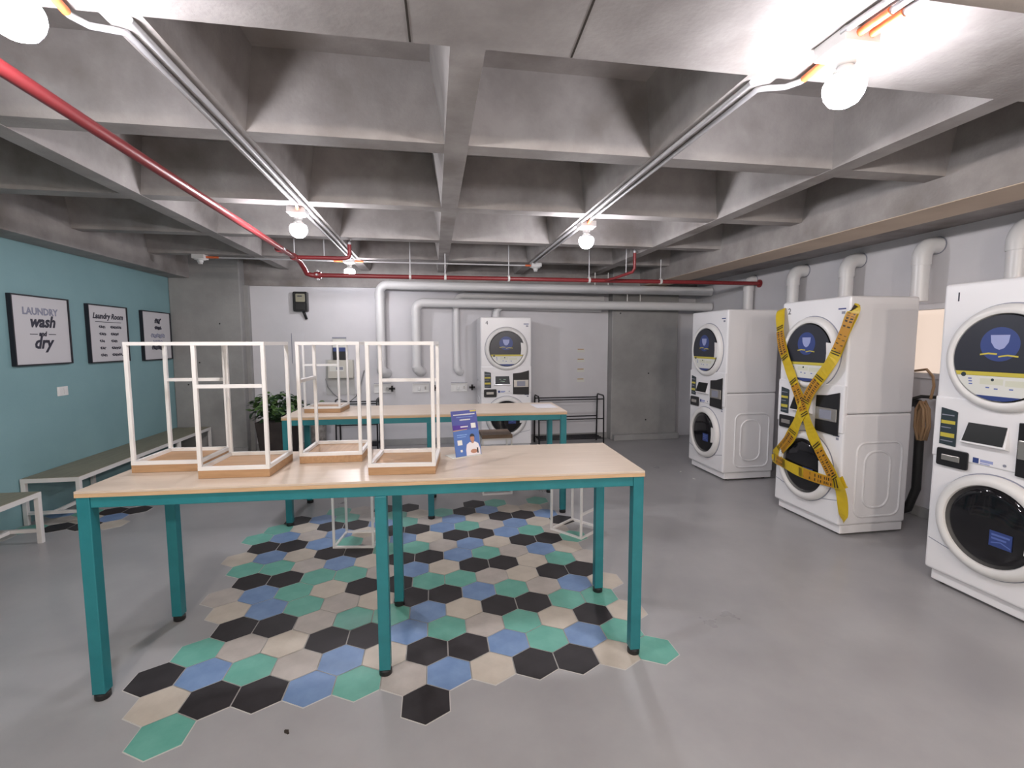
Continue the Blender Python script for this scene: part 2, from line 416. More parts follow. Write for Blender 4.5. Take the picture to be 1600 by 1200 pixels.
stool('upright white stool standing on the hexagon tiles below the middle of the front table', (-.583, 3.655), math.radians(-8), face=1)
stool('upright white stool standing skewed on the tiles near the right end of the tables', (1.108, 3.585), math.radians(-52), face=1)
stool('upright white stool with a dark brown seat, behind the blue flyer', (.595, 4.70), math.radians(1), seat='seat_dark')

# ------------------------------------------------------------------ flyer stand and paper
fl = thing('flyer_stand', 'blue flyer showing a man in a white shirt, standing on the front table', 'flyer', (.104, 2.425, TT), math.radians(24))
TILT = Matrix.Rotation(math.radians(-14), 4, 'X') @ FRONT
FW, FH = .150, .238
obj('stand_base', MB().box(-.022, FW, -.004, .085, 0, .003), 'label_white', fl)
obj('stand_back', MB().box(0, FW, 0, FH, -.0035, -.0012, TILT @ Matrix.Translation((0, .004, 0))), 'acrylic', fl)
TI = TILT @ Matrix.Translation((0, .005, 0))
obj('flyer_sheet', MB().box(0, FW, 0, FH, -.001, .0004, TI), 'flyer_blue', fl)
def fp(name, mb, m): return obj(name, mb, m, fl)
fp('flyer_header', MB().box(0, FW, .135, FH, .0004, .0007, TI), 'flyer_dark')
fp('flyer_purple_patch', MB().prism([(0, .138), (.085, .141), (.085, .160), (0, .164)], .0007, .0009, TI), 'flyer_purple')
fp('flyer_band', MB().prism([(0, .132), (.082, .137), (.082, .140), (0, .137)], .0007, .001, TI), 'sticker')
mb = MB()
for x0, x1, y, h in ((.012, .138, .214, .006), (.046, .108, .186, .006), (.046, .088, .149, .007)):
    x = x0
    while x < x1:
        wd = random.uniform(.004, .007); mb.box(x, min(x+wd, x1), y, y+h, .0008, .0011, TI); x += wd+.0014
fp('flyer_lettering', mb, 'label_white')
mb = MB()
for x0, x1, y, h in ((.028, .125, .202, .003), (.02, .078, .108, .005), (.02, .07, .098, .004)):
    x = x0
    while x < x1:
        wd = random.uniform(.003, .006); mb.box(x, min(x+wd, x1), y, y+h, .0006, .0010, TI); x += wd+.0016
fp('flyer_small_print', mb, 'flyer_light')
mb = MB(); mb.box(.108, .136, .142, .168, .0008, .0010, TI); mb.box(.018, .045, .058, .084, .0005, .0009, TI); mb.box(.03, .042, .022, .034, .0005, .0009, TI)
fp('blank_patch', mb, 'label_white')['kind'] = 'stuff'
fp('yellow_tab', MB().box(.112, .148, .229, .236, .0008, .0011, TI), 'yellow_print')
def ell(cx, cy, rx, ry, n=18): return [(cx+rx*math.cos(2*PI*k/n), cy+ry*math.sin(2*PI*k/n)) for k in range(n)]
fp('printed_shirt', MB().prism([(.062, 0), (.145, 0), (.146, .03), (.138, .058), (.118, .070), (.104, .062), (.09, .070), (.07, .058), (.063, .03)], .0005, .0012, TI), 'shirt')
mb = MB(); mb.prism(ell(.106, .086, .0125, .018), .0012, .0015, TI); mb.box(.100, .112, .062, .072, .0012, .0014, TI)
fp('printed_face', mb, 'skin')
fp('printed_hands', MB().prism(ell(.108, .02, .02, .011), .0012, .0015, TI), 'skin')
mb = MB(); mb.prism([(.092, .088), (.094, .104), (.102, .112), (.114, .111), (.121, .102), (.120, .09), (.117, .097), (.096, .097)], .0015, .0018, TI)
fp('printed_hair', mb, 'hair')
fp('printed_phone', MB().box(.126, .134, .008, .036, .0015, .0018, TI), 'hair')

pp = tag(obj('paper_sheet', MB().box(-.10, .10, -.14, .14, 0, .0012), 'paper', None, (1.005, 4.32, TT), (0, 0, math.radians(2))), 'white sheet of paper lying at the right end of the farther table', 'paper')

# ------------------------------------------------------------------ benches
def bench(label, y0, y1, mids):
    L = y1-y0; t = thing('wall_bench', label, 'bench', (-3.145, y0, 0), 0, 'benches along the teal wall')
    q, H, a = .032, .39, .215
    obj('bench_top', MB().box(-a+.006, a-.006, .004, L-.004, H-.008, H+.004), 'bench_top', t, bevel=.002)
    mb = MB()
    for s in (-1, 1): mb.box(s*(a-q/2)-q/2, s*(a-q/2)+q/2, 0, L, H-.035, H)
    for y in (0, L-q): mb.box(-a+q, a-q, y, y+q, H-.035, H)
    obj('seat_frame', mb, 'white_metal', t)
    for y in [0]+[m-y0 for m in mids]+[L-q]:
        for s in (-1, 1): obj('leg', MB().box(s*(a-q/2)-q/2, s*(a-q/2)+q/2, y, y+q, 0, H-.035), 'white_metal', t, bevel=.002)
        obj('cross_rail', MB().box(-a+q, a-q, y+.004, y+q-.004, .085, .11), 'white_metal', t)
    obj('long_rail', MB().box(-.012, .012, q, L-q, .085, .11), 'white_metal', t)
    return t
bench('nearer white-framed bench with olive top, at the left edge of the view', 2.25, 4.02, [])
bench('longer white-framed bench with olive top, running to the concrete pier under the pictures', 4.41, 6.80, [5.2, 6.0])

# ------------------------------------------------------------------ framed pictures on the teal wall
def wallmtx(x): return Matrix(((0,0,1,x),(1,0,0,0),(0,1,0,0),(0,0,0,1)))   # (a,b,h) -> (x+h, a, b): a runs along +y
def squig(mb, x, y, wd, h, mtx, r=.004):
    """hand-lettered word nobody can read: looped pen strokes"""
    n = max(6, int(wd/.010)); pts = []
    for k in range(n+1):
        a = k*1.9
        pts.append(mtx @ Vector((x+wd*k/n+.25*h*math.sin(a*1.3), y+h*.5+h*.45*math.sin(a), .0015)))
    mb.tube(pts, r, 5)
def picture(label, y0, y1, z0, z1):
    t = thing('framed_print', label, 'picture', (XL+.001, (y0+y1)/2, (z0+z1)/2), 0, None)
    a, b = (y1-y0)/2, (z1-z0)/2; W = wallmtx(0)
    mb = MB()
    for u0, u1, v0, v1 in ((-a, a, -b, -b+.011), (-a, a, b-.011, b), (-a, -a+.011, -b+.011, b-.011), (a-.011, a, -b+.011, b-.011)): mb.box(u0, u1, v0, v1, 0, .035, W)
    obj('frame', mb, 'frame_black', t)
    obj('print_sheet', MB().box(-a+.010, a-.010, -b+.010, b-.010, .004, .024, W), 'paper', t)
    return t
W24 = wallmtx(.0245)
def wtext(t, s, size, u, v, m='ink', shear=0, name='lettering', bold=.003):
    me = text_me(s, size, .0006, shear=shear, bold=bold)
    me.transform(W24 @ Matrix.Translation((u, v, 0)))
    return link(name, me, m, t)
p1 = picture('framed wash-and-dry lettering print, leftmost on the teal wall', 4.45, 5.07, 1.312, 1.902)
wtext(p1, 'LAUNDRY', .082, -.01, .135, 'ink_grey'); wtext(p1, 'wash', .135, .0, .032, 'ink', .3, bold=.005); wtext(p1, 'and', .055, -.005, -.045, 'ink', .2)
wtext(p1, 'dry', .145, -.01, -.150, 'ink', .3, bold=.005)
mb = MB(); mb.box(-.14, -.06, -.034, -.028, 0, .001, W24); mb.box(.06, .14, -.034, -.028, 0, .001, W24); obj('rule_line', mb, 'ink', p1)
p2 = picture('framed laundry room list print, middle of the three on the teal wall', 5.315, 5.925, 1.30, 1.888)
wtext(p2, 'Laundry Room', .078, 0, .155, 'ink', .3)
mb = MB(); mb.box(-.2, .2, .118, .124, 0, .001, W24); obj('rule_line', mb, 'ink', p2)
mb = MB()
for k, (wa, wb) in enumerate(((.09, .17), (.10, .12), (.07, .09), (.08, .14), (.09, .16))):
    v = .055-.072*k
    squig(mb, -.155, v, wa, .03, W24, .0045); squig(mb, .02, v, wb, .03, W24, .005)
obj('handwritten_list', mb, 'ink', p2)
p3 = picture('framed script print, rightmost on the teal wall beside the concrete pier', 6.195, 6.80, 1.292, 1.880)
mb = MB(); squig(mb, -.04, .14, .11, .075, W24, .009); squig(mb, -.05, .075, .13, .04, W24, .009); squig(mb, -.13, -.175, .30, .065, W24, .009)
obj('script_words', mb, 'ink', p3)
mb = MB(); squig(mb, -.14, -.03, .29, .06, W24, .006); squig(mb, -.10, -.075, .2, .02, W24, .004); obj('pale_script', mb, 'ink_grey', p3)

sw = thing('wall_switch', 'white double switch plate on the teal wall below the first picture', 'switch', (XL, 4.953, 1.062))
obj('plate', MB().box(-.062, .062, -.042, .042, 0, .009, wallmtx(0)), 'porcelain', sw, bevel=.003)
for s in (-1, 1): obj('rocker', MB().box(s*.026-.018, s*.026+.018, -.026, .026, .009, .013, wallmtx(0)), 'porcelain', sw, bevel=.001)

# ------------------------------------------------------------------ stacked washer-dryers
WW, WD, WH = .70, .60, 1.84
def disc(r, n=40): return [(r*math.cos(2*PI*k/n), r*math.sin(2*PI*k/n)) for k in range(n)]
def washer(label, loc, rz, number, digits=False):
    t = thing('stacked_washer_dryer', label, 'washing machine', loc, rz, 'stacked washer dryer machines')
    A = 'appliance'
    obj('plinth', MB().box(.025, WW-.012, .03, WD-.01, .018, .085), A, t, bevel=.006)
    mb = MB()
    for x in (.07, WW-.07):
        for y in (.08, WD-.07): mb.lathe([(.022, 0), (.022, .02)], 12, Matrix.Translation((x, y, 0)))
    obj('levelling_feet', mb, 'black_rubber', t)
    obj('washer_cabinet', MB().box(0, WW, 0, WD, .087, .950), A, t, bevel=.018, seg=3)
    obj('dryer_cabinet', MB().box(0, WW, 0, WD, .953, WH), A, t, bevel=.018, seg=3)
    obj('control_panel', MB().box(.002, WW-.002, -.008, .03, .803, 1.172), A, t, bevel=.010, seg=3)
    # pressed ridges of the side panels
    for x in (0, WW):
        mb = MB()
        S = Matrix(((0,0,1,x),(1,0,0,0),(0,1,0,0),(0,0,0,1)))
        for q, rr in ((rrect(.13, .53, .15, .73, .07), .009), (rrect(.20, .43, .22, .66, .09), .009)):
            pts = [S @ Vector((a, b, 0)) for a, b in q]; pts.append(pts[0]); mb.tube(pts, rr, 8, False)
        obj('side_ridges', mb, 'appliance', t, smooth=True)
    # low curved seam of the kick panel
    pts = [Vector((.02+.66*k/16, -.001, .285-.05*math.sin(PI*k/16))) for k in range(17)]
    obj('kick_panel_seam', MB().tube(pts, .0025, 5), 'grey_print', t)
    # doors
    def door(nm, cx, cz, R, r):
        prof = [(R, 0), (R, .018), (R-.006, .032), (R-.025, .045), (r+.02, .047), (r+.006, .040), (r, .026), (r, 0)]
        m = Matrix.Translation((cx, 0, cz)) @ Matrix.Rotation(PI/2, 4, 'X')
        d = obj(nm, MB().lathe(prof, 56, m, True), 'door_plastic', t, smooth='auto')
        gk = obj('gasket', MB().lathe([(R+.006, 0), (R+.006, .004), (R-.01, .006)], 56, m), 'grey_print', d)
        obj('door_glass', MB().lathe([(r+.002, .012), (r+.001, .030), (r*.8, .038), (r*.4, .042), (0, .043)], 48, m), 'dark_glass', d, smooth=True)
        hp = [(r*.80, -.085), (r+.01, -.075), (r+.012, .075), (r*.80, .085), (r*.83, 0)]
        obj('handle', MB().prism(hp, .030, .048, Matrix.Translation((cx, 0, cz)) @ FRONT), 'door_plastic', d, bevel=.004)
        return d
    d1 = door('washer_door', .350, .477, .285, .222)
    G = Matrix.Translation((.350, 0, .477)) @ FRONT
    sk = obj('blue_care_card', MB().box(.02, .125, -.09, -.005, .042, .0445, G), 'navy', d1)
    mb = MB(); mb.box(.03, .115, -.03, -.02, .0445, .045, G); mb.box(.03, .10, -.05, -.04, .0445, .045, G); mb.prism([(.03, -.075), (.075, -.062), (.12, -.08), (.12, -.074), (.075, -.056), (.03, -.069)], .0445, .045, G)
    obj('card_print', mb, 'blue_print', d1)
    d2 = door('dryer_door', .352, 1.41, .292, .236)
    U = Matrix.Translation((.352, 0, 1.41)) @ FRONT
    r = .232
    def chord(y0, y1, n=26, rr=r):
        a0 = math.asin(max(-1, min(1, y0/rr))); a1 = math.asin(max(-1, min(1, y1/rr)))
        right = [(rr*math.cos(a0+(a1-a0)*k/n), rr*math.sin(a0+(a1-a0)*k/n)) for k in range(n+1)]
        left = [(-x, y) for x, y in reversed(right)]
        return right+left
    obj('dark_label', MB().prism(chord(-.075, r*.9995), .0435, .0450, U), 'film', d2)
    obj('yellow_stripe', MB().prism(chord(-.098, -.076), .0435, .0452, U), 'yellow_print', d2)
    obj('white_label', MB().prism(chord(-r*.999, -.099), .0435, .0450, U), 'label_white', d2)
    obj('navy_crescent', MB().prism([(x, y) for x, y in chord(-r*.995, -.206)], .0450, .0456, U), 'navy', d2)
    obj('emblem_disc', MB().prism([(x-.01, y+.075) for x, y in disc(.092, 32)], .0450, .0456, U), 'navy', d2)
    obj('emblem', MB().prism([(-.055, .125), (.035, .125), (.03, .085), (.012, .055), (-.01, .045), (-.032, .055), (-.05, .085)], .0456, .0460, U), 'pale_blue', d2)
    mb = MB(); mb.prism([(-.10, .022), (-.06, .030), (-.018, .026), (-.02, .018), (-.06, .021), (-.10, .014)], .0456, .0460, U)
    mb.prism([(-.012, .012), (.03, .020), (.078, .014), (.078, .006), (.03, .012), (-.012, .004)], .0456, .0460, U)
    obj('emblem_stroke', mb, 'yellow_print', d2)
    mb = MB(); mb.box(-.09, .02, -.145, -.112, .0450, .0454, U); mb.box(.03, .14, -.15, -.118, .0450, .0454, U); obj('label_fields', mb, 'label_green', d2)
    mb = MB()
    for x, y in ((-.15, -.12), (-.147, -.135), (-.145, -.15), (-.06, -.165), (-.02, -.17), (.05, -.168)): mb.box(x, x+.018, y, y+.007, .0450, .0454, U)
    obj('label_print', mb, 'blue_print', d2)
    mb = MB(); mb.prism([(x-.175, y-.095) for x, y in disc(.013, 14)], .0452, .0458, U); mb.prism([(x-.03, y-.118) for x, y in disc(.008, 10)], .0454, .0458, U); obj('label_dots', mb, 'badge', d2)['kind'] = 'stuff'
    # control panel
    F = Matrix.Translation((-.012, -.008, 0)) @ FRONT
    b_ = obj('program_badge', MB().prism([(.060, .885), (.150, .880), (.150, 1.085), (.135, 1.092), (.060, 1.105)], 0, .006, F), 'badge', t)
    mb = MB(); mb.box(.064, .142, 1.010, 1.030, .006, .0066, F); mb.box(.064, .142, .930, .955, .006, .0066, F); obj('badge_bands', mb, 'yellow_print', b_)['kind'] = 'stuff'
    mb = MB(); mb.box(.066, .135, 1.06, 1.066, .006, .0066, F); mb.box(.066, .12, .985, .99, .006, .0066, F); mb.box(.066, .135, .905, .91, .006, .0066, F); obj('badge_print', mb, 'grey_print', b_)
    dm = Matrix.Translation((.293, -.008, .985))
    mb = MB()   # wedge-shaped housing under the tilted display
    mb.add([(-.112,0,-.075),(.112,0,-.075),(.112,-.036,-.062),(-.112,-.036,-.062),(-.100,0,.055),(.100,0,.055)],
           [(0,1,2,3),(3,2,5,4),(0,3,4),(1,5,2),(0,4,5,1)], dm)
    hs = obj('display_housing', mb, A, t, bevel=.003)
    s0 = Vector((0, -.034, -.052)); s1 = Vector((0, -.002, .052)); dv = (s1-s0)
    mb = MB(); nrm = Vector((0, -dv.z, dv.y)).normalized()*.003
    mb.add([s0+Vector((-.10,0,0))+nrm, s0+Vector((.10,0,0))+nrm, s1+Vector((.094,0,0))+nrm, s1+Vector((-.094,0,0))+nrm,
            s0+Vector((-.10,0,0)), s0+Vector((.10,0,0)), s1+Vector((.094,0,0)), s1+Vector((-.094,0,0))],
           [(0,1,2,3),(4,7,6,5),(0,4,5,1),(1,5,6,2),(2,6,7,3),(3,7,4,0)], dm)
    scn = obj('display', mb, 'screen', t)
    mb = MB()
    for u, v0, ww in (((-.03, .35, .03), (.012, .55, .035), (-.045, .6, .025), (.0, .28, .03)) if digits else ()):
        c = s0+dv*v0+nrm*1.15; mb.add([c+Vector((u,0,0)), c+Vector((u+ww,0,0)), c+Vector((u+ww,0,0))+dv*.06, c+Vector((u,0,0))+dv*.06], [(0,1,2,3)], dm)
    if digits: obj('display_digits', mb, 'screen_text', scn)['kind'] = 'stuff'
    cb = obj('coin_box', MB().prism([(.452, .790), (.675, .780), (.675, 1.115), (.56, 1.085), (.452, 1.075)], 0, .010, F), 'black_plastic', t, bevel=.004)
    obj('coin_slot', MB().box(.462, .665, .885, .985, .010, .020, F), 'steel', cb, bevel=.004)
    obj('coin_recess', MB().box(.505, .62, .900, .970, .019, .0206, F), 'grey_print', cb)
    dr = obj('drawer_front', MB().prism(rrect(.052, .225, .755, .862, .012, 3), 0, .010, F), 'black_plastic', t, bevel=.003)
    obj('drawer_grip', MB().box(.085, .185, .792, .826, .010, .016, F), 'steel', dr, bevel=.004)
    mb = MB(); mb.box(.245, .275, .812, .842, 0, .0006, F); obj('brand_mark', mb, 'navy', t)
    mb = MB(); mb.box(.282, .345, .822, .838, 0, .0006, F); mb.box(.282, .33, .812, .818, 0, .0006, F); obj('brand_lettering', mb, 'pale_blue', t)
    obj('lock_screw', MB().prism([(x+.40, y+.83) for x, y in disc(.008, 12)], 0, .003, F), 'grey_print', t)
    B = FRONT
    mb = MB(); mb.box(.590, .660, 1.742, 1.752, 0, .0006, B); mb.box(.605, .665, .775, .783, 0, .0006, B); obj('logo_bar', mb, 'navy', t)
    mb = MB(); mb.box(.622, .655, 1.708, 1.728, 0, .0006, B); mb.box(.635, .660, .748, .766, 0, .0006, B); obj('logo_print', mb, 'grey_print', t)
    if number:
        me = text_me(number, .075, .0006); me.transform(B @ Matrix.Translation((.085, 1.735, .0005)))
        link('unit_number', me, 'ink', t)
    return t
washer('white stacked washer dryer wrapped in yellow caution tape, numbered 2', (3.04, 3.80, 0), -PI/2, '2')
washer('white stacked washer dryer farthest along the right wall, past the taped one', (3.04, 5.29, 0), -PI/2, '')
washer('nearest stacked washer dryer, cut off by the right edge and numbered 1', (3.04, 2.45, 0), -PI/2, '1')
washer('white stacked washer dryer facing out from the back wall behind the tables', (.62, 6.42, 0), 0, '4', True)

# ------------------------------------------------------------------ caution tape on the second machine
def ribbon(pts, wd, nrm=(-1, 0, 0), th=.0015):
    """band of width wd along pts, facing nrm; returns (mb, sampler)"""
    P = [Vector(p) for p in pts]; nrm = Vector(nrm)
    dense = []
    for i in range(len(P)-1):
        p0, p1, p2, p3 = P[max(i-1, 0)], P[i], P[i+1], P[min(i+2, len(P)-1)]
        for k in range(10):
            t = k/10
            dense.append(.5*((2*p1)+(p2-p0)*t+(2*p0-5*p1+4*p2-p3)*t*t+(3*p1-p0-3*p2+p3)*t**3))
    dense.append(P[-1])
    fr = []
    for i, p in enumerate(dense):
        d = (dense[min(i+1, len(dense)-1)]-dense[max(i-1, 0)]).normalized(); s = d.cross(nrm).normalized(); fr.append((p, d, s))
    return fr
def tape(mb, ink, amb, pts, wd, chunks, taper_end=False):
    fr = ribbon(pts, wd); n = len(fr); vs = []; fs = []; N = Vector((-1, 0, 0))
    lens = [0]
    for i in range(1, n): lens.append(lens[-1]+(fr[i][0]-fr[i-1][0]).length)
    hw = []
    for i in range(n):
        h = wd/2*(1+.06*math.sin(lens[i]*17))
        if taper_end and lens[-1]-lens[i] < .06: h *= max(.05, (lens[-1]-lens[i])/.06)
        hw.append(h)
    for i, (p, d, s) in enumerate(fr):
        wob = N*.004*math.sin(lens[i]*23)
        vs += [p+s*hw[i]+wob, p-s*hw[i]-wob, p+s*hw[i]+wob-N*.0012, p-s*hw[i]-wob-N*.0012]
    for i in range(n-1):
        a = 4*i; b = a+4; fs += [(a, a+1, b+1, b), (a+2, b+2, b+3, a+3), (a, b, b+2, a+2), (a+1, a+3, b+3, b+1)]
    mb.add(vs, fs)
    def at(l, off):
        l = max(0, min(lens[-1]-1e-4, l)); i = max(k for k in range(n) if lens[k] <= l); i = min(i, n-2)
        t = (l-lens[i])/max(1e-6, lens[i+1]-lens[i]); p = fr[i][0].lerp(fr[i+1][0], t); s = fr[i][2].lerp(fr[i+1][2], t)
        return p+s*off*wd/2*.97+N*(.006)
    def quad(m, l0, l1, o0, o1, sl=0): m.add([at(l0+sl*o0, o0), at(l1+sl*o0, o0), at(l1+sl*o1, o1), at(l0+sl*o1, o1)], [(0,1,2,3)])
    for l0, l1 in chunks:     # printed stretches: amber block, two bars, two rows of lettering
        for k in range(2): quad(ink, l0+.018*k, l0+.018*k+.008, -.85, .85, .006)
        for k in range(2): quad(ink, l1-.008-.018*k, l1-.018*k, -.85, .85, .006)
        x = l0+.045
        while x < l1-.045:
            ww = random.uniform(.008, .016)
            quad(amb, x, x+ww+.006, -.92, .92)
            quad(ink, x, x+ww*.5, .2, .7, .002); quad(ink, x+.004, x+ww, -.7, -.15, .002)
            if random.random() < .6: quad(ink, x+ww*.6, x+ww, .15, .6)
            x += ww+.006
tp = thing('caution_tape', 'yellow caution tape crossed over the front of the machine numbered 2', 'tape', (0, 0, 0))
mt, mi, ma = MB(), MB(), MB()
X0 = 2.982
tape(mt, mi, ma, [(3.03, 3.80, 1.785), (3.005, 3.785, 1.72), (X0, 3.705, 1.44), (X0-.004, 3.471, 1.02), (X0, 3.331, .754), (X0+.01, 3.12, .47), (X0+.03, 3.06, .36), (3.02, 3.03, .14)], .094, [(.16, .46), (.66, .98), (1.22, 1.52)], True)
tape(mt, mi, ma, [(3.05, 3.07, 1.73), (3.015, 3.065, 1.69), (X0+.003, 3.174, 1.374), (X0-.008, 3.373, 1.085), (X0, 3.558, .71), (3.015, 3.77, .49), (3.05, 3.81, .46)], .098, [(.0, .37), (.58, .84), (1.12, 1.4)])
tape(mt, mi, ma, [(3.05, 3.81, .475), (3.015, 3.78, .462), (X0-.003, 3.56, .44), (X0-.004, 3.348, .425), (X0+.01, 3.10, .43), (3.03, 3.05, .45)], .086, [(.04, .22), (.40, .76)])
obj('tape_band', mt, 'tape', tp); obj('amber_print', ma, 'tape_amber', tp)['kind'] = 'stuff'; obj('black_lettering', mi, 'tape_ink', tp)['kind'] = 'stuff'

# ------------------------------------------------------------------ vent pipes behind the machines
def vent_right(label, y, x=3.95, z0=.95, z1=2.285, r=.060, R=.105):
    t = thing('vent_pipe', label, 'pipe', (x, y, z0), 0, 'white vent pipes on the right wall')
    h = z1-z0
    e = [tuple(v) for v in arc((R, 0, h-R), R, PI, PI/2+.12, 10, (1,0,0), (0,0,1))]
    obj('pipe', MB().tube([(0, 0, 0), (0, 0, h-R-.05)], r, 20), 'pvc', t, smooth='auto')
    obj('elbow', MB().tube([(0, 0, h-R-.06), (0, 0, h-R)] + e[1:] + [(XR-x-.002, 0, h)], r+.006, 20), 'pvc', t, smooth='auto')
    obj('shade_ring', MB().tube([(XR-x-.008, 0, h), (XR-x-.001, 0, h)], r+.011, 20), 'grey_print', t, smooth='auto')  # grey ring stands in for the elbow's shadow at the wall
    return t
vent_right('white vent pipe elbowing into the right wall behind the farthest machine', 5.66, 4.02, R=.07)
vent_right('white vent pipe elbowing into the wall just left of the taped machine', 4.80)
vent_right('white vent pipe rising directly behind the taped machine', 4.10)
vent_right('white vent pipe above the window edge, right of the taped machine', 3.38, z0=1.83)
vent_right('white vent pipe above the nearest machine at the right edge', 2.72, z0=1.83)

def back_pipe(label, xv, yv, zr, x1, y1, z1, zb, r=.062, low=True):
    t = thing('exhaust_pipe', label, 'pipe', (xv, yv, zb), 0, None)
    R = .11; H = zr-zb
    dx, dy, dz = x1-xv, y1-yv, z1-zr
    pts = [(0, 0, .0), (0, 0, H-R)] + [tuple(v) for v in arc((R, 0, H-R), R, PI, PI/2, 8, (1,0,0), (0,0,1))[1:]] + [(dx, dy, dz+H)]
    obj('pipe', MB().tube(pts, r, 20), 'pvc', t, smooth='auto')
    obj('coupling', MB().tube([(0, 0, H-R-.07), (0, 0, H-R)], r+.007, 20), 'pvc', t, smooth='auto')
    if low:
        e = [(0, 0, .02), (.01, .0, -.02), (.04, .03, -.05)] + [(.06, YB-yv-.004, -.06)]
        obj('wall_elbow', MB().tube(e, r+.01, 20), 'pvc', t, smooth='auto')
    return t
b1 = back_pipe('upper white exhaust pipe running under the red pipe along the back wall', -.735, 6.93, 2.299, 4.08, 6.60, 2.243, 1.12)
b2 = back_pipe('lower white exhaust pipe starting midway along the back wall', -.245, 6.91, 2.058, 4.08, 6.60, 2.018, 1.14)
back_pipe('thinner white exhaust pipe just left of the machine, bending behind the others', .325, 6.998, 2.17, 2.55, 6.998, 2.15, 1.12, .044)
back_pipe('short white exhaust pipe rising from the machine on the back wall', .905, 6.96, 2.02, 2.5, 6.965, 2.0, 1.842, .05, False)
for p, zz, yy in ((b1, 1.13, -.27), (b2, .89, -.27)):
    mb = MB()
    for xx in (3.05, 3.25): mb.tube([(xx, yy+.05, zz-.03), (xx, yy+.05, zz+.25)], .008, 8)
    obj('hanger_rod', mb, 'white_metal', p)

# ------------------------------------------------------------------ things on the back wall
em = thing('electric_meter', 'black electric meter high on the back wall near the left pier', 'meter', (-1.80, YB, 2.06))
BK = Matrix(((1,0,0,0),(0,0,-1,0),(0,1,0,0),(0,0,0,1)))
obj('case', MB().prism(rrect(-.095, .095, -.135, .135, .02, 3), 0, .08, BK), 'black_plastic', em, bevel=.006)
obj('meter_window', MB().prism(rrect(-.055, .065, -.005, .105, .012, 3), .08, .092, BK), 'meter_glass', em, bevel=.003)
mb = MB(); mb.box(-.03, .03, .065, .08, .092, .0926, BK); obj('meter_digits', mb, 'ink', em)
obj('terminal_cover', MB().box(-.06, .06, -.115, -.025, .08, .09, BK), 'black_rubber', em, bevel=.004)
obj('meter_cable', MB().tube([(.03, -.05, -.13), (.045, -.04, -.17), (.06, -.015, -.235)], .018, 10), 'black_rubber', em, smooth=True)

pb = thing('payment_terminal', 'beige box with a blue and black card reader on top, on the back wall', 'card reader', (-1.31, YB, 1.0))
obj('backboard', MB().box(-.20, .19, -.24, .26, 0, .015, BK), 'pale_board', pb)
obj('junction_box', MB().box(-.155, .185, .0, .255, .015, .11, BK), 'beige_box', pb, bevel=.008)
mb = MB(); mb.box(-.13, .06, .10, .17, .11, .112, BK); obj('box_label', mb, 'label_white', pb)
mb = MB(); mb.box(-.04, .05, .12, .16, .112, .113, BK); obj('box_label_print', mb, 'grey_print', pb)
rd = obj('card_reader', MB().box(-.085, .085, .258, .43, .03, .09, BK), 'black_plastic', pb, bevel=.006)
obj('reader_sign', MB().box(-.085, .09, .43, .56, .05, .06, BK), 'label_white', rd)
obj('sign_blue_band', MB().box(-.075, .085, .375, .43, .09, .094, BK), 'navy', rd)
obj('sign_cap', MB().box(-.09, .095, .555, .575, .045, .07, BK), 'grey_print', rd)
tag(obj('hanging_cable', MB().tube([(-1.49, 6.93, 1.0), (-1.47, 6.95, .88), (-1.40, 6.97, .78), (-1.30, 6.98, .69), (-1.19, 6.98, .66), (-1.10, 6.98, .74), (-1.04, 6.99, .88), (-1.00, 7.02, 1.05), (-.99, 7.06, 1.10)], .007, 8), 'grey_cable', smooth=True),
    'thin grey cable looping from the beige terminal box down the back wall', 'cable')
ap = thing('access_panel', 'flush white access panel in the back wall below the electric meter', 'panel', (-1.86, YB, 1.42))
obj('panel_door', MB().box(-.085, .085, -.21, .21, 0, .006, BK), 'white_wall', ap, bevel=.001)
mb = MB(); mb.box(-.095, -.087, -.21, .21, 0, .004, BK); obj('panel_shadow_gap', mb, 'grey_print', ap)

for x, vx, lb in ((-.74, -.60, 'leftmost white washer outlet box with a black valve, behind the upturned stools'), (-.20, .00, 'middle white washer outlet box with a black valve on the back wall'), (.36, .545, 'white washer outlet box with a black valve, beside the machine on the back wall')):
    o = thing('water_outlet_box', lb, 'outlet box', (x, YB, .84), 0, 'water outlet boxes on the back wall')
    mb = MB(); mb.box(-.12, .12, .055, .065, 0, .03, BK); mb.box(-.12, .12, -.065, -.055, 0, .02, BK); mb.box(-.12, -.11, -.055, .055, 0, .02, BK); mb.box(.11, .12, -.055, .055, 0, .02, BK)
    obj('box_rim', mb, 'porcelain', o)
    obj('lid_gap', MB().box(-.12, .12, .066, .072, 0, .012, BK), 'grey_print', o)
    obj('box_back', MB().box(-.11, .11, -.055, .055, 0, .004, BK), 'porcelain', o)
    obj('spigot', MB().tube([(-.02, -.004, 0), (-.02, -.05, 0), (-.02, -.065, -.035)], .014, 10), 'porcelain', o, smooth='auto')
    obj('spigot', MB().tube([(.07, -.004, .01), (.07, -.04, .01), (.07, -.05, -.02)], .010, 10), 'steel', o, smooth='auto')
    vz = obj('valve', MB().tube([(vx-x, 0, 0), (vx-x, -.07, 0)], .014, 10), 'black_plastic', o)
    mb = MB(); mb.bar((vx-x-.042, -.075, 0), (vx-x+.042, -.075, 0), .028); mb.bar((vx-x, -.075, -.042), (vx-x, -.075, .042), .028); obj('cross_handle', mb, 'black_plastic', vz)
for k in range(4):
    o = tag(obj('wall_sticker', MB().box(-.06, .06, -.028, .03, 0, .0015, BK), 'label_white', None, (2.225, YB, 1.37-.152*k)),
            ('topmost', 'second from top', 'third from top', 'lowest')[k]+' of four small paper labels in a column left of the right pier', 'label', 'paper labels on the back wall')
    obj('label_heading', MB().box(-.052, .045, .012, .026, .0015, .002, BK), 'sticker', o)

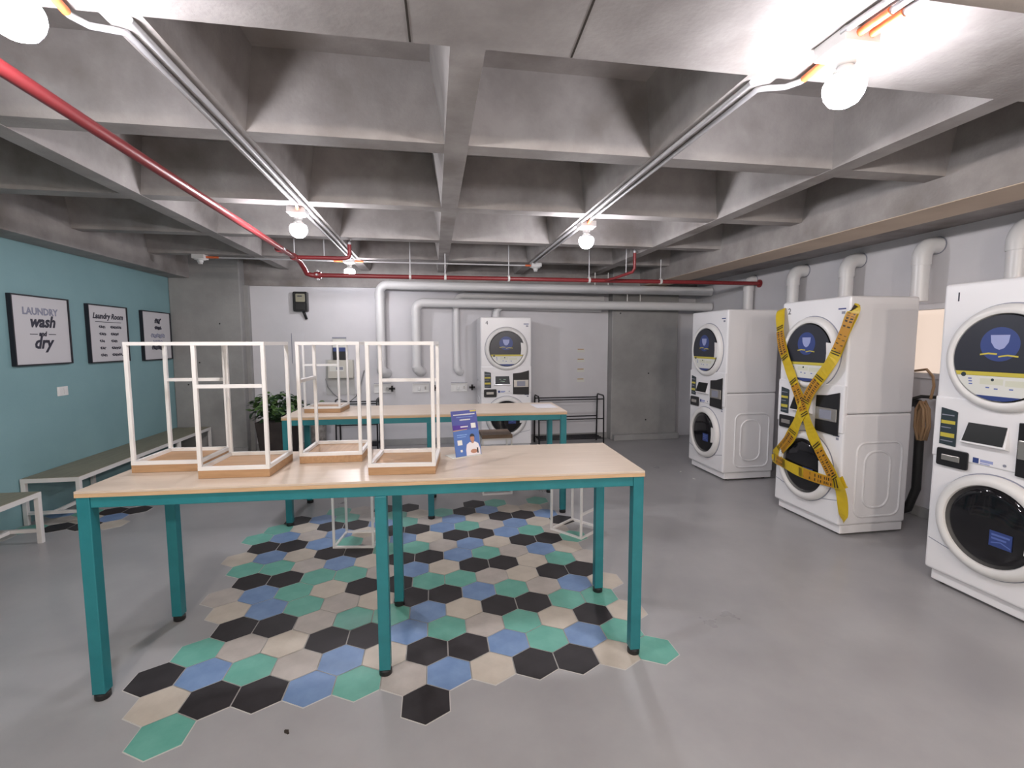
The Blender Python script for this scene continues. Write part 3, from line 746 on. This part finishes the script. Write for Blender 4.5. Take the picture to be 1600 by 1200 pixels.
# ------------------------------------------------------------------ plants
def leaf_mesh(L, Wd, droop):
    mb = MB(); n = 5; vs = []; fs = []
    for i in range(n+1):
        t = i/n; wd = Wd*math.sin(PI*min(.98, t*.92+.06))**.8*.5; z = -droop*t*t*L; x = L*t
        vs += [(x, -wd, z+.18*wd), (x, 0, z), (x, wd, z+.18*wd)]
    for i in range(n):
        a = 3*i; fs += [(a, a+1, a+4, a+3), (a+1, a+2, a+5, a+4)]
    return mb.add(vs, fs).data('leaf')
LM = []
for L, Wd, dr in ((.068, .070, .35), (.082, .08, .6), (.055, .062, .2)):
    for mn in ('leaf', 'leaf_dark'):
        me = leaf_mesh(L, Wd, dr); me.materials.append(M[mn])
        for p in me.polygons: p.use_smooth = True
        LM.append(me)
def plant(label, loc, pr, ph, potm, crown, nleaf, zc, dark=.3, square=False):
    t = thing('potted_plant', label, 'plant', loc)
    n = 4 if square else 32; a0 = PI/4 if square else 0
    R = Matrix.Rotation(a0, 4, 'Z')
    pr2 = pr*math.sqrt(2) if square else pr
    obj('pot', MB().lathe([(pr2*.78, 0), (pr2, ph), (pr2*.93, ph), (pr2*.90, ph-.04), (0, ph-.04)], n, R), potm, t, smooth='auto', bevel=.004 if square else 0)
    mb = MB()
    tips = []
    for k in range(16):
        a = random.uniform(0, 2*PI); e = random.uniform(.3, 1.2)
        tip = Vector((crown[0]*.7*math.cos(a)*math.cos(e), crown[1]*.7*math.sin(a)*math.cos(e), zc-ph*0+crown[2]*.55*math.sin(e)))
        mb.tube([(0.03*math.cos(a), .03*math.sin(a), ph-.045), (tip.x*.4, tip.y*.4, ph+(tip.z-ph)*.6), tuple(tip)], .006, 5); tips.append(tip)
    obj('stem', mb, 'leaf_dark', t)
    for k in range(nleaf):
        a = random.uniform(0, 2*PI); e = math.asin(random.uniform(-.55, 1)); rr = random.uniform(.55, 1)
        p = Vector((crown[0]*rr*math.cos(a)*math.cos(e), crown[1]*rr*math.sin(a)*math.cos(e), zc+crown[2]*rr*math.sin(e)))
        d = random.random() < dark or p.z < zc-.02
        me = LM[random.choice((0, 2, 4))+(1 if d else 0)]
        link('leaf', me, None, t, p, (random.uniform(-.5, .5), random.uniform(-.7, .5), a+random.uniform(-.6, .6)))
    return t
plant('bushy green plant in a dark brown square pot, standing before the left concrete pier', (-1.97, 6.42, 0), .215, .52, 'pot_dark', (.31, .29, .23), 285, .66, .25, True)
plant('smaller plant in a mottled grey pot, behind the left end of the farther table', (-1.56, 6.66, 0), .12, .44, 'pot_grey', (.12, .12, .14), 60, .58, .5)

# ------------------------------------------------------------------ wire racks
def rack(label, x0, x1, y0, y1, H, lean=.02):
    t = thing('metal_shoe_rack', label, 'rack', ((x0+x1)/2, (y0+y1)/2, 0), 0, 'black tube racks along the back wall')
    a, b, r = (x1-x0)/2, (y1-y0)/2, .0115
    for s in (-1, 1):
        q = .04
        pts = [(s*a, -b-lean, 0), (s*a, -b, H-q)] + [tuple(v) for v in arc((s*a, -b+q, H-q), q, PI, PI/2, 5, (0,1,0), (0,0,1))[1:]] + \
              [tuple(v) for v in arc((s*a, b-q, H-q), q, PI/2, 0, 5, (0,1,0), (0,0,1))] + [(s*a, b+lean, 0)]
        obj('end_frame', MB().tube(pts, r, 8), 'black_metal', t, smooth=True)
    for z, ys in ((H-.05, (-b, b)), (H*.53, (-b, b)), (.09, (-b, -b/3, b/3, b))):
        for y in ys: obj('shelf_rail', MB().tube([(-a, y, z), (a, y, z)], .009, 8), 'black_metal', t, smooth=True)
    return t
rack('black tube rack against the back wall right of the machine there', 1.47, 2.44, 6.62, 6.90, .72)
rack('black tube rack on the back wall between the plants and the exhaust pipes', -1.32, -.78, 6.66, 6.92, .72)

# ------------------------------------------------------------------ red sprinkler main
sp = thing('sprinkler_main', 'red sprinkler pipe running under the ribs from the left and across the back', 'pipe', (-1.35, 5.55, 2.30))
def rel(*p): return tuple(Vector(p)-Vector((-1.35, 5.55, 2.30)))
obj('long_pipe', MB().tube([rel(-1.26, -2.5, 2.36), rel(-1.375, 5.25, 2.36)], .025, 18), 'red_pipe', sp, smooth='auto')
obj('drop_bend', MB().tube([rel(-1.375, 5.22, 2.36), rel(-1.37, 5.36, 2.35), rel(-1.35, 5.45, 2.29), rel(-1.345, 5.52, 2.245), rel(-1.30, 5.55, 2.23), rel(-1.2, 5.55, 2.231)], .027, 18), 'red_pipe', sp, smooth='auto')
obj('cross_pipe', MB().tube([rel(-1.25, 5.55, 2.231), rel(4.09, 5.55, 2.236)], .024, 18), 'red_pipe', sp, smooth='auto')
mb = MB()
for a, b_ in (((-1.385, 4.72, 2.36), (-1.386, 4.80, 2.36)), ((-1.376, 5.15, 2.36), (-1.376, 5.25, 2.36)), ((-1.27, 5.55, 2.231), (-1.20, 5.55, 2.231))): mb.tube([rel(*a), rel(*b_)], .036, 18)
obj('grooved_coupling', mb, 'red_pipe', sp, smooth='auto')
mb = MB()
for p in ((-1.345, 4.76, 2.36), (-1.425, 4.76, 2.36), (-1.235, 5.505, 2.231), (-1.235, 5.55, 2.278), (-1.235, 5.55, 2.186)): mb.tube([rel(p[0], p[1]-.02, p[2]), rel(p[0], p[1]+.02, p[2])], .011, 8)
obj('coupling_bolt', mb, 'galv', sp)
obj('branch_pipe', MB().tube([rel(-1.376, 5.2, 2.36), rel(-.88, 5.2, 2.362)], .020, 14), 'red_pipe', sp, smooth='auto')
obj('branch_riser', MB().tube([rel(-.89, 5.2, 2.362), rel(-.855, 5.2, 2.37), rel(-.84, 5.2, 2.40), rel(-.84, 5.2, 2.50)], .020, 14), 'red_pipe', sp, smooth='auto')
obj('branch_pipe', MB().tube([rel(2.03, 5.55, 2.234), rel(2.10, 5.42, 2.245), rel(2.19, 5.25, 2.275)], .016, 12), 'red_pipe', sp, smooth='auto')
obj('branch_riser', MB().tube([rel(2.18, 5.27, 2.272), rel(2.235, 5.2, 2.29), rel(2.25, 5.18, 2.33), rel(2.25, 5.18, 2.50)], .017, 12), 'red_pipe', sp, smooth='auto')
def sprink(p):
    mb = MB(); mb.lathe([(.016, 0), (.02, .02), (.01, .03), (.008, .05), (.03, .052), (.03, .056)], 12, Matrix.Translation(rel(*p))); return obj('sprinkler_head', mb, 'galv', sp, smooth='auto')
sprink((-.84, 5.2, 2.50)); sprink((2.25, 5.18, 2.50))
for x, y, z0, z1 in ((-1.376, 5.2, 2.38, 2.85), (-1.09, 5.2, 2.37, 2.85), (.14, 5.55, 2.22, 2.50), (.87, 5.55, 2.22, 2.85), (1.84, 5.55, 2.22, 2.85), (2.20, 5.30, 2.25, 2.85), (-.25, 5.55, 2.22, 2.85), (2.75, 5.55, 2.22, 2.5)):
    hg = obj('hanger_rod', MB().tube([rel(x, y, z0), rel(x, y, z1)], .006, 8), 'galv', sp)
    mb = MB(); zc = z0+.018
    if y == 5.55: mb.tube([rel(x-.012, y, zc), rel(x+.012, y, zc)], .036, 14); obj('clevis', mb, 'white_metal', hg)
mb = MB(); mb.lathe([(.05, 0), (.05, .012)], 18, Matrix.Translation(rel(4.085, 5.55, 2.236)) @ Matrix.Rotation(PI/2, 4, 'Y')); obj('wall_flange', mb, 'red_pipe', sp)

# ------------------------------------------------------------------ lamps and conduits
def lamp(label, x, y, zc=HR-.004, lit='bulb', rz=0, group='bare bulb ceiling lamps'):
    t = thing('ceiling_lamp', label, 'lamp', (x, y, zc), rz, group)
    obj('box', MB().box(-.065, .065, -.065, .065, -.048, 0), 'porcelain', t, bevel=.004)
    obj('holder', MB().lathe([(.060, -.048), (.058, -.056), (.032, -.064), (.030, -.082), (.026, -.086), (0, -.086)], 28), 'porcelain', t, smooth='auto')
    if lit:
        obj('bulb_collar', MB().lathe([(.022, -.086), (.025, -.094), (.036, -.106), (.053, -.124), (0, -.124)], 20), 'porcelain', t, smooth='auto')
        prof = [(0, -.216), (.022, -.213), (.044, -.201), (.057, -.180), (.0625, -.158), (.061, -.140), (.0535, -.1245)]
        obj('bulb', MB().lathe(prof, 20), lit, t, smooth=True)
    else:
        obj('empty_socket', MB().lathe([(.022, -.086), (.024, -.10), (.018, -.102), (.016, -.092)], 16, None, False), 'porcelain', t, smooth='auto')
    return t
BZ = HR-.004
lamp('glowing bare bulb lamp on the big beam at the upper right', 1.36, 1.465, BZ)
lamp('glowing bare bulb lamp at the top left corner, on the big beam', -1.045, 1.485, BZ)
lamp('glowing bare bulb lamp on the left conduit rib, halfway to the back', -.985, 3.86, HR-.002)
lamp('glowing bare bulb lamp on the right conduit rib, halfway to the back', 1.275, 3.93, HR-.002)
lamp('small glowing bare bulb lamp nearest the back wall, in front of the red pipe', -.985, 6.06, HR-.002, 'bulb_dim')
lamp('unlit lamp holder on the back rib in the middle, above the red pipe', 1.296, 6.05, HR-.002, False)
lamp('unlit lamp holder on the far left rib near the concrete pier', -2.62, 6.05, HR, False)
for xx, yy, side in ((1.40, -1.05, 'just behind the viewer, on the right'), (-1.10, -1.05, 'just behind the viewer, on the left'), (1.40, -3.35, 'far behind the viewer, added as fill, right'), (-1.10, -3.35, 'far behind the viewer, added as fill, left')):  # near pair follows the warm light ahead; far pair added as fill
    lamp('bare warm bulb lamp on a rib '+side, xx, yy, HR-.002, 'bulb_warm')

def conduit(label, runs, orange=()):
    t = thing('conduit', label, 'conduit', runs[0][0], 0, 'metal conduits under the ribs')
    b = Vector(runs[0][0])
    for pts in runs: obj('tube', MB().tube([tuple(Vector(p)-b) for p in pts], .0105, 10), 'galv', t, smooth='auto')
    for pts in orange: obj('orange_sleeve', MB().tube([tuple(Vector(p)-b) for p in pts], .0125, 10), 'orange', t, smooth='auto')
    return t
z = HR-.002-.0105
conduit('pair of metal conduits along the left rib below the top left lamp',
        [[(-1.03, 1.53, BZ-.02), (-1.04, 1.60, BZ-.021), (-1.055, 1.70, BZ-.022), (-1.03, 1.745, BZ-.022), (-.975, 1.765, BZ-.018), (-.952, 1.79, z), (-.952, 1.98, z), (-.952, 3.70, z), (-.972, 3.80, z-.01)],
         [(-.905, 1.72, z), (-.905, 5.99, z)], [(-.965, 3.93, z-.008), (-.955, 4.05, z), (-.955, 5.98, z)]],
        [[(-1.03, 1.545, BZ-.02), (-1.04, 1.60, BZ-.021), (-1.053, 1.685, BZ-.022)], [(-.962, 3.755, z-.005), (-.975, 3.81, z-.01)]])
conduit('pair of metal conduits along the right rib from the upper right lamp',
        [[(1.36, 1.525, BZ-.02), (1.368, 1.60, BZ-.021), (1.375, 1.68, BZ-.022), (1.345, 1.725, BZ-.022), (1.29, 1.75, BZ-.018), (1.268, 1.785, z), (1.268, 2.0, z), (1.268, 3.78, z), (1.27, 3.86, z-.01)],
         [(1.215, 1.74, z), (1.215, 5.98, z)], [(1.268, 4.0, z-.005), (1.266, 4.1, z), (1.266, 5.98, z)]],
        [[(1.362, 1.535, BZ-.02), (1.368, 1.60, BZ-.021), (1.374, 1.665, BZ-.022)], [(1.268, 3.80, z-.005), (1.27, 3.87, z-.01)]])
conduit('orange-sleeved conduits leaving the upper right lamp at the top edge',
        [[(1.345, 1.405, BZ-.02), (1.35, 1.33, BZ-.02), (1.36, 1.25, BZ-.016), (1.38, .2, BZ-.014)], [(1.39, 1.405, BZ-.02), (1.395, 1.33, BZ-.02), (1.405, 1.25, BZ-.016), (1.425, .2, BZ-.014)], [(1.30, 1.42, BZ-.012), (1.315, 1.2, BZ-.014), (1.335, .2, BZ-.014)]],
        [[(1.345, 1.415, BZ-.02), (1.351, 1.30, BZ-.019)], [(1.39, 1.415, BZ-.02), (1.397, 1.30, BZ-.019)]])
zz = HR-.014
conduit('thin metal conduit across the rearmost rib from the far left lamp holder',
        [[(-2.56, 6.05, zz-.01), (-1.06, 6.05, zz-.016)], [(-.91, 6.05, zz-.016), (1.23, 6.05, zz-.016)]],
        [[(-2.555, 6.05, zz-.01), (-2.42, 6.05, zz-.01)], [(-1.16, 6.05, zz-.016), (-1.055, 6.05, zz-.016)], [(-.915, 6.05, zz-.016), (-.82, 6.05, zz-.016)], [(1.16, 6.05, zz-.016), (1.23, 6.05, zz-.016)]])

# ------------------------------------------------------------------ hoses and cables beside the taped machine
tag(obj('drain_hose', MB().tube([(3.93, 3.40, .98), (3.90, 3.28, 1.0), (3.87, 3.23, .93), (3.87, 3.225, .65), (3.88, 3.23, .30), (3.86, 3.27, .12), (3.80, 3.36, .05), (3.72, 3.5, .045)], .032, 12), 'black_rubber', smooth=True),
    'thick black drain hose bending down between the taped and nearest machines', 'hose')
tag(obj('drain_hose', MB().tube([(3.75, 3.42, .90), (3.82, 3.33, 1.01), (3.90, 3.26, 1.055), (4.02, 3.2, 1.05), (4.09, 3.18, 1.04)], .014, 10), 'black_rubber', smooth=True),
    'thin black hose arching out from behind the taped machine to the wall', 'hose')
def loop(label, pts, r, m): tag(obj('loose_cable', MB().tube(pts, r, 8), m, smooth=True), label, 'cable')
loop('tan cable arching down from under the window beside the taped machine', [(4.07, 3.47, 1.25), (4.03, 3.34, 1.27), (3.95, 3.22, 1.22), (3.88, 3.15, 1.15), (3.84, 3.135, 1.05)], .010, 'tan_cable')
loop('coil of tan cables hanging by the black hose', [(3.785+.03*math.sin(k*.35), 3.145+.038*math.sin(k*.9), .87+.16*math.cos(k*.9)) for k in range(30)], .010, 'tan_cable')
loop('dark grey cable crossing low behind the taped machine', [(3.75, 3.40, .78), (3.79, 3.32, .70), (3.80, 3.28, .56), (3.80, 3.28, .50), (3.78, 3.34, .34), (3.72, 3.43, .28)], .010, 'grey_cable')

# ------------------------------------------------------------------ scraps on the floor
def scrap(label, x, y, s, m, z=0.0):
    mb = MB(); n = 9
    poly = [(s*(.6+.5*random.random())*math.cos(2*PI*k/n), s*.55*(.6+.5*random.random())*math.sin(2*PI*k/n)) for k in range(n)]
    mb.prism(poly, 0, .004); tag(obj('floor_scrap', mb, m, None, (x, y, z), (0, 0, random.uniform(0, 3))), label, 'scrap')
scrap('small dark scrap on the bare floor in front of the hexagon tiles', -.586, 1.837, .016, 'soil')
scrap('white lint scrap on the floor left of the farthest right-wall machine', 2.80, 5.03, .02, 'label_white')
scrap('white lint scrap on the floor by the plinth of the farthest right-wall machine', 2.80, 4.74, .022, 'label_white')
